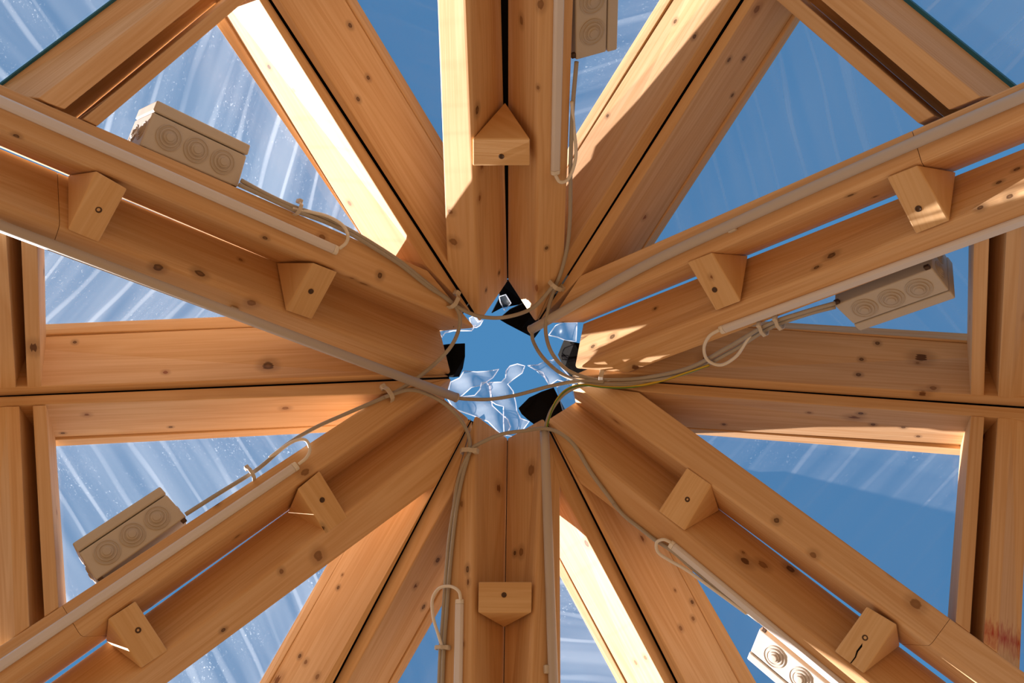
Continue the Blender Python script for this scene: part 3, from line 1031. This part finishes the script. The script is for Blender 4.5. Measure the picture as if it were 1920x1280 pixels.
# ------------------------------------------------------------------ junction boxes
BOXES = [
    ('ULu', (262, 272), (446, 351), (469, 272), (296, 188), 'beige junction box on the upper-left rafter, end wrapped in film'),
    ('Tr', (1080, 113), (1079, -105), (1163, -125), (1157, 92), 'beige junction box cut by the top edge of the picture'),
    ('URl', (1564, 573), (1748, 503), (1791, 559), (1613, 620), 'beige junction box under the right-hand light strip'),
    ('LLu', (349, 968), (180, 1088), (136, 1018), (299, 912), 'beige junction box on the lower-left rafter'),
    ('LRl', (1424, 1178), (1600, 1322), (1576, 1384), (1401, 1235), 'sunlit white junction box at the bottom right'),
]
for k, p0, p1, q1, q0, lab in BOXES:
    P = PLANES[k]
    base = 0.006
    deep = 0.078
    P0, P1, Q1, Q0 = (P.hit(q, base) for q in (p0, p1, q1, q0))
    up = P.n

    def rbox(name, a, b, c, d, z0, z1, mat, bev, **kw):
        lo = [W(x + up * z0) for x in (a, b, c, d)]
        hi = [W(x + up * z1) for x in (a, b, c, d)]
        return mesh_obj(name, lo + hi, [(0, 1, 2, 3), (7, 6, 5, 4), (0, 4, 5, 1), (1, 5, 6, 2), (2, 6, 7, 3), (3, 7, 4, 0)], mat, None, bev, **kw)
    L0, L1 = P0.lerp(Q0, 0.74), P1.lerp(Q1, 0.74)
    cen = (P0 + P1 + Q0 + Q1) * 0.25 + up * deep * 0.5
    root = bpy.data.objects.new('junction_box', None)
    root.empty_display_size = 0.05
    root.location = W((P0 + P1) * 0.5 + up * deep * 0.5)
    link(root, label=lab, cat='junction box', group='junction boxes beside the rafters')
    alg = (P1 - P0).normalized()
    acr = (Q0 - P0).normalized()
    g = acr * 0.0015
    rbox('box_body', P0, P1, L1, L0, 0, deep, M_BOX, 0.0025, parent=root)
    ov = alg * 0.0008
    rbox('box_lid', L0 + g - ov, L1 + g + ov, Q1 + ov, Q0 - ov, -0.0010, deep + 0.0010, M_BOX, 0.0025, parent=root)

    def knock(c0, n0, rad, name='knockout', relief=0.8):
        """Stepped rubber membrane of concentric rings standing a little out of the face."""
        e1 = alg - n0 * alg.dot(n0)
        e1.normalize()
        e2 = n0.cross(e1)
        n_ = 28
        prof = [(1.0, -0.001), (1.0, 0.0016), (0.93, 0.0022), (0.88, 0.0010), (0.76, 0.0010), (0.72, 0.0034), (0.62, 0.0036), (0.58, 0.0026), (0.50, 0.0026), (0.46, 0.0058), (0.34, 0.0062), (0.30, 0.0086), (0.05, 0.0090)]
        vv = []
        for f_, z in prof:
            vv += [W(c0 + n0 * z * relief + (e1 * math.cos(2 * math.pi * i / n_) + e2 * math.sin(2 * math.pi * i / n_)) * rad * f_) for i in range(n_)]
        ff = [(j * n_ + i, j * n_ + (i + 1) % n_, (j + 1) * n_ + (i + 1) % n_, (j + 1) * n_ + i) for j in range(len(prof) - 1) for i in range(n_)]
        ff += [tuple(range(n_)), tuple((len(prof) - 1) * n_ + i for i in range(n_))]
        return mesh_obj(name, vv, ff, M_BOXDARK if k != 'x' else M_BOX, parent=root)
    wdt = (L0 - P0).length
    ln = (P1 - P0).length
    for fr in (0.22, 0.5, 0.78):
        c0 = P0.lerp(P1, fr).lerp(L0.lerp(L1, fr), 0.52)
        knock(c0, -up, min(wdt * 0.40, ln * 0.125))
    for endp, endl, sgn in ((P1, L1, 1), (P0, L0, -1)):
        nn = (alg - acr * alg.dot(acr)) * sgn
        fn = (endl - endp).cross(up).normalized()
        if fn.dot(alg) * sgn < 0:
            fn = -fn
        for z in (0.28, 0.72):
            e_c = endp.lerp(endl, 0.5) + up * deep * z
            a_old = alg
            alg_s = alg
            alg = up
            knock(e_c, fn, min(wdt * 0.34, deep * 0.19), relief=0.4)
            alg = alg_s
    # two fixing lugs against the rafter
    for fr in (0.04, 0.96):
        c0 = P0.lerp(P1, fr) - acr * 0.002 - up * 0.0
        v_, f_ = box_geo(W(c0 + up * 0.004), (ROT @ alg), (ROT @ acr), (ROT @ up), 0.008, 0.008, 0.006)
        mesh_obj('fixing_lug', v_, f_, M_STEEL, bevel=0.001, parent=root)

# ------------------------------------------------------------------ light strips, conduits, cables
STRIPS = [
    ('ULu', (-60, 164), (631, 470), [(636, 466), (649, 455, .012), (652, 440, .016), (640, 420, .014), (610, 404, .010), (570, 395), (548, 390)],
     'longest white light strip, on the upper-left rafter'),
    ('Tr', (1048, -70), (1040, 324), [(1041, 328), (1050, 341, .012), (1064, 337, .014), (1075, 315, .014), (1080, 285, .012), (1076, 240), (1072, 190)],
     'upright white light strip on the right top rafter'),
    ('URl', (1985, 387), (1351, 617), [(1349, 618), (1330, 630, .012), (1320, 652, .016), (1327, 675, .018), (1352, 684, .018), (1380, 668, .014), (1398, 642, .010), (1408, 628)],
     'white light strip on the lower right-hand rafter, above the junction box'),
    ('LLu', (-60, 1289), (557, 873), [(560, 870), (574, 858, .012), (581, 842, .014), (573, 825, .014), (553, 826, .012), (525, 843, .010), (505, 858)],
     'white light strip on the lower-left rafter'),
    ('LRl', (1640, 1334), (1258, 1018), [(1257, 1016), (1244, 1011, .012), (1231, 1017, .014), (1234, 1035, .014), (1255, 1050, .012), (1290, 1070, .008), (1345, 1110, .006), (1400, 1150, .006)],
     'sunlit glossy light strip at the lower right'),
    ('Bl', (859, 1350), (863, 1124), [(864, 1124), (860, 1108, .012), (845, 1099, .014), (824, 1102, .016), (811, 1122, .018), (812, 1155, .018), (822, 1190, .014), (830, 1216, .012)],
     'short white light strip on the left bottom rafter'),
]
for k, far, near, lead, lab in STRIPS:
    P = PLANES[k]
    A, B = P.hit(far, 0.0), P.hit(near, 0.0)
    t = (A - B).normalized()
    side = P.n.cross(t).normalized()
    hw, ht = 0.0078, 0.008
    prof = [(-hw, -0.0004), (-hw, -ht * 0.55), (-hw * 0.62, -ht), (hw * 0.62, -ht), (hw, -ht * 0.55), (hw, -0.0004)]
    ring = lambda q: [q + side * a + P.n * b for a, b in prof]
    root = bpy.data.objects.new('light_strip', None)
    root.empty_display_size = 0.05
    root.location = W(B)
    link(root, label=lab, cat='light strip', group='white light strips along the rafters')
    prism('strip_profile', ring(B + t * 0.008), ring(A), M_ALU, 0.0008, parent=root)
    cap = lambda q, s: [q + side * a * s + P.n * (b * s) for a, b in prof]
    prism('end_cap', cap(B, 0.96), cap(B + t * 0.0078, 1.03), M_WIRE, 0.0006, parent=root)
    pts = [P.hit(nd, -(nd[2] if len(nd) > 2 else 0.006)) for nd in lead]
    tube('lead_wire', pts, 0.0028, M_WIRE, parent=root)

PIPES = [
    ('ULl', [(-60, 401), (855, 745)], (438, 579), 'grey conduit sloping along the upper-left pair to the hole'),
    ('URu', [(1990, 149), (1640, 300), (1380, 417), (1199, 503), (996, 618)], (1375, 428), 'grey conduit sloping along the upper-right pair to the hole'),
    ('Br', [(1040, 1350), (1030, 1060), (1021, 808)], (1024, 1255), 'upright grey conduit on the right bottom rafter'),
]
for k, nodes, clip, lab in PIPES:
    P = PLANES[k]
    rad = 0.0085
    pts = [P.hit(q, -rad - 0.001) for q in nodes]
    if k == 'ULl':
        pts[-1] = PLANES['LLu'].hit(nodes[-1], -rad - 0.002)
    root = tube('conduit_pipe', pts, rad, M_PIPE, sides=16, label=lab, cat='conduit', group='grey conduit pipes on the rafters')
    # open mouth of the pipe
    t = (pts[-1] - pts[-2]).normalized()
    v, f = tube_geo([W(pts[-1] - t * 0.001), W(pts[-1] + t * 0.0015)], rad * 1.06, 16)
    mesh_obj('pipe_mouth', v, f, M_PIPE, parent=root)
    # saddle clip screwed to the timber beside the pipe
    C = P.hit(clip)
    tt = (P.hit(nodes[0]) - P.hit(nodes[-1])).normalized()
    sd_ = P.n.cross(tt).normalized()
    v, f = box_geo(W(C - P.n * 0.0055), ROT @ tt, ROT @ sd_, ROT @ P.n, 0.014, 0.012, 0.010)
    cl = mesh_obj('pipe_clip', v, f, M_CLIP, bevel=0.002, parent=root)
    pc = min((lerp(nodes[i], nodes[i + 1], q / 40) for i in range(len(nodes) - 1) for q in range(41)), key=lambda z: (Vector(z) - Vector(clip)).length)
    PC = P.hit(pc, -rad - 0.001)
    e1, e2 = sd_, P.n
    ringpts = [PC + (e1 * math.cos(a * math.pi / 9) + e2 * math.sin(a * math.pi / 9)) * (rad + 0.0012) for a in range(19)]
    vv, ff = [], []
    for p in ringpts:
        o_ = (p - PC).normalized() * 0.0016
        vv += [W(p + tt * 0.004), W(p - tt * 0.004), W(p - tt * 0.004 + o_), W(p + tt * 0.004 + o_)]
    for i in range(18):
        for j in range(4):
            ff.append((i * 4 + j, i * 4 + (j + 1) % 4, i * 4 + 4 + (j + 1) % 4, i * 4 + 4 + j))
    mesh_obj('saddle', vv, ff, M_CLIP, parent=cl)

CABLES = [
    ([(452, 338, .002), (500, 364, .004), (552, 388), (600, 404), (650, 428), (700, 457), (750, 490), (800, 530), (845, 566), (872, 583, .02), (905, 594, .03), (950, 594, .03), (1000, 576, .02), (1040, 533, .01)],
     .0035, 'grey cable from the upper-left box, swagging across the top of the hole'),
    ([(448, 346, .002), (500, 370, .003), (556, 396), (610, 416), (660, 440), (705, 467), (752, 497), (803, 537), (843, 563), (861, 588, .012), (860, 618, .016), (842, 654, .016), (800, 695, .014), (750, 730, .01), (722, 744), (650, 775), (590, 802), (537, 834), (496, 869), (470, 888), (405, 928), (348, 964, .002)],
     .0035, 'grey cable looping down the left of the hole to the lower-left box'),
    ([(1081, 116, .002), (1074, 200, .004), (1070, 300, .006), (1069, 400), (1064, 460), (1052, 510), (1040, 540), (1028, 580, .014), (1023, 620, .02), (1034, 660, .022), (1062, 692, .018), (1100, 708, .014), (1132, 712, .010), (1200, 709, .010), (1290, 690, .012), (1370, 648, .010), (1440, 608, .006), (1510, 584, .004), (1566, 568, .002)],
     .0035, 'grey cable from the top box round the right of the hole to the right box'),
    ([(997, 618, .0085), (1000, 640, .012), (1018, 670, .016), (1052, 700, .016), (1092, 716, .014), (1132, 720, .012), (1200, 716, .012), (1290, 698, .012), (1372, 658, .010), (1440, 616, .006), (1510, 590, .004), (1566, 575, .002)],
     .0035, 'grey cable leaving the upper-right conduit mouth towards the right box'),
    ([(856, 746, .0105), (880, 748, .012), (920, 748, .014), (970, 740, .016), (1030, 724, .016), (1080, 715, .014), (1132, 716, .018)],
     .0035, 'grey cable spanning the hole below its middle'),
    ([(1225, 716, .010), (1180, 722, .012), (1132, 722, .014), (1090, 723, .016), (1058, 738, .016), (1036, 765, .014), (1026, 790, .010), (1022, 810, .0095)],
     .0036, 'grey cable turning down into the bottom conduit mouth'),
    ([(722, 744, .012), (765, 731, .016), (800, 738, .018), (838, 760, .016), (866, 790, .012), (880, 822, .008), (879, 850, .006), (868, 890), (858, 940), (850, 1000), (843, 1070), (837, 1150), (832, 1215), (829, 1290), (827, 1350)],
     .0035, 'grey cable falling beside the left bottom rafter'),
    ([(1162, 958, .004), (1110, 888), (1078, 836), (1050, 812, .010), (1020, 803, .016), (985, 807, .012), (940, 814, .008), (898, 832, .006), (882, 846, .008), (862, 890), (851, 950), (842, 1010), (836, 1080), (831, 1150), (826, 1215), (823, 1290), (821, 1350)],
     .0036, 'grey cable arching below the hole and down the left bottom rafter'),
    ([(1150, 944, .006), (1172, 968, .005), (1205, 994, .004), (1228, 1012, .004), (1262, 1034, .005), (1310, 1075, .002), (1424, 1165, .001)],
     .0034, 'grey cable running under the sunlit light strip'),
]
for nodes, rad, lab in CABLES:
    tube('cable', cable_pts(nodes, 0.005), rad, M_CABLE, label=lab, cat='cable', group='grey cables round the hole')
en = [(1330, 684, .015), (1285, 699, .016), (1235, 715, .016), (1180, 725, .017), (1132, 725, .018), (1092, 721, .021), (1062, 730, .021), (1042, 752, .019), (1030, 782, .014), (1024, 806, .011)]
ew = tube('earth_wire', cable_pts(en), 0.0019, M_EARTH, label='yellow and green earth wire beside the grey cables', cat='wire')
tube('green_stripe', cable_pts([(x, y + 1.2, l + 0.0006) for x, y, l in en]), 0.0014, M_GREEN, parent=ew)

CLIPS = [
    ((846, 564), (0.8, 0.6), 'cable clip where two cables part, left above the hole'),
    ((1040, 531), (-0.6, 0.8), 'cable clip right above the hole, on the top cable'),
    ((727, 741), (0.85, -0.5), 'cable clip left of the hole, under the sloping conduit'),
    ((880, 848), (-0.1, 1), 'cable clip below the hole, on the left bottom rafter'),
    ((1131, 708), (1, 0.1), 'cable clip right of the hole, round the thick bundle'),
    ((554, 391), (0.9, 0.4), 'small cable clip beside the longest light strip'),
    ((470, 890), (0.85, -0.5), 'small cable clip beside the lower-left light strip'),
    ((1462, 600), (0.93, -0.4), 'small cable clip near the right-hand junction box'),
    ((831, 1215), (-0.05, 1), 'small cable clip near the bottom edge of the picture'),
    ((1432, 612), (0.93, -0.4), 'second cable clip near the right-hand junction box'),
]
for i, (px, dr, lab) in enumerate(CLIPS):
    small = 'small' in lab or 'second' in lab
    P = PLANES[frame_at(px)]
    C = P.hit(px)
    t = (P.hit((px[0] + dr[0] * 20, px[1] + dr[1] * 20)) - C).normalized()
    sd_ = P.n.cross(t).normalized()
    s_ = 0.75 if small else 1.0
    # strap: a flat band arched over the cables
    wv = 0.0042 * s_
    pr = [(-0.013 * s_, 0.0), (-0.012 * s_, -0.010), (-0.006 * s_, -0.0165), (0.006 * s_, -0.0165), (0.012 * s_, -0.010), (0.013 * s_, 0.0)]
    vv, ff = [], []
    cc = Vector((0, 0, 0))
    for a, b in pr:
        p = C + sd_ * a + P.n * b
        d_ = (sd_ * a + P.n * (b + 0.004)).normalized() * 0.0022
        vv += [W(p + t * wv), W(p - t * wv), W(p - t * wv + d_), W(p + t * wv + d_)]
    for a in range(len(pr) - 1):
        for j in range(4):
            ff.append((a * 4 + j, a * 4 + (j + 1) % 4, a * 4 + 4 + (j + 1) % 4, a * 4 + 4 + j))
    ff += [(0, 1, 2, 3), tuple((len(pr) - 1) * 4 + j for j in range(4))]
    cl = mesh_obj('cable_clip', vv, ff, M_CLIP, bevel=0.0006, label=lab, cat='clip', group='plastic cable clips')
    v, f = box_geo(W(C - sd_ * 0.0165 * s_ - P.n * 0.006), ROT @ t, ROT @ sd_, ROT @ P.n, 0.010 * s_, 0.009 * s_, 0.012)
    mesh_obj('nail_boss', v, f, M_CLIP, bevel=0.0015, parent=cl)

# ------------------------------------------------------------------ shreds of clear film hanging round the hole
SCRAPS = [
    ([(838, 742), (845, 716), (862, 708), (870, 695), (893, 697), (912, 696), (935, 692), (924, 708), (910, 717), (902, 722), (884, 726), (868, 740), (855, 748)], 'leaf-shaped film shred at the left of the hole'),
    ([(838, 745), (862, 744), (890, 741), (900, 730), (903, 717), (912, 716), (919, 724), (921, 745), (923, 760), (938, 774), (952, 786), (957, 800), (948, 818), (935, 810), (915, 790), (885, 778), (850, 766)], 'crumpled film shred along the lower left of the hole'),
    ([(917, 717), (940, 716), (948, 708), (949, 695), (956, 686), (970, 682), (984, 686), (979, 699), (962, 711), (952, 720), (962, 733), (967, 755), (969, 770), (976, 784), (992, 790), (980, 806), (962, 818), (945, 815), (944, 790), (944, 762), (930, 758), (921, 752)], 'tall film shred with a looped tip in the lower middle of the hole'),
    ([(990, 685), (1008, 684), (1024, 676), (1042, 674), (1052, 688), (1068, 706), (1060, 716), (1045, 712), (1030, 722), (1024, 712), (1018, 698), (1002, 692)], 'pointed film shred at the right of the hole, under the arched cables'),
    ([(1044, 722), (1062, 714), (1072, 730), (1080, 752), (1070, 775), (1055, 768), (1048, 742)], 'small film shred at the lower right of the hole'),
    ([(1029, 628), (1036, 618), (1042, 610), (1056, 604), (1082, 604), (1080, 640), (1060, 638), (1046, 632)], 'small film shred at the upper right of the hole'),
    ([(822, 622), (826, 612), (860, 612), (892, 610), (884, 620), (850, 620), (834, 624), (829, 632)], 'thin film shred under the upper-left rafter tips'),
    ([(884, 612), (880, 596), (888, 592), (896, 604), (906, 600), (900, 610), (893, 614)], 'tiny film shred between the upper-left rafter tips'),
    ([(938, 566), (936, 556), (948, 552), (958, 568), (946, 582)], 'tiny shiny film shred at the top of the hole'),
]
for i, (poly, lab) in enumerate(SCRAPS):
    # curled sheet: subdivided polygon, bulged in depth
    cxp = sum(p[0] for p in poly) / len(poly)
    cyp = sum(p[1] for p in poly) / len(poly)
    base = H + 0.10
    bm = bmesh.new()

    def dpt(p):
        ang = 0.10 * p[0] + 0.07 * p[1] + i
        rim = math.hypot(p[0] - 955, p[1] - 695)
        return base + 0.014 * math.sin(ang * 0.6) + 0.006 * math.sin(0.11 * p[0] - 0.08 * p[1]) - max(0, rim - 70) * 0.0003
    vsx = [bm.verts.new(W(ray(p) * dpt(p))) for p in poly]
    fc = bm.faces.new(vsx)
    bmesh.ops.triangulate(bm, faces=[fc])
    bmesh.ops.subdivide_edges(bm, edges=bm.edges[:], cuts=7, use_grid_fill=True)
    for vtx in bm.verts:
        q = ROT.transposed() @ (vtx.co - CAM_POS)
        p = (q.x / q.z * F_PX + 960, q.y / q.z * F_PX + 640)
        vtx.co = W(ray(p) * dpt(p))
    verts = [v.co.copy() for v in bm.verts]
    bm.verts.index_update()
    faces = [tuple(v.index for v in f.verts) for f in bm.faces]
    uv = [[(verts[j].x, verts[j].y) for j in f] for f in faces]
    bm.free()
    sc_o = mesh_obj('film_scrap', verts, faces, M_SCRAP, uv, smooth=True, label=lab, cat='film scrap', group='film shreds round the hole')
    # the torn rim is rolled and catches the light
    rim_pts = []
    for q in range(len(poly)):
        a_, b_ = poly[q], poly[(q + 1) % len(poly)]
        rim_pts += [lerp(a_, b_, t_) for t_ in (0.0, 0.5)]
    rim_pts.append(poly[0])
    v, f = tube_geo([W(ray(p) * dpt(p)) for p in rim_pts], 0.0011, 6)
    mesh_obj('rolled_rim', v, f, M_RIM, smooth=True, parent=sc_o)
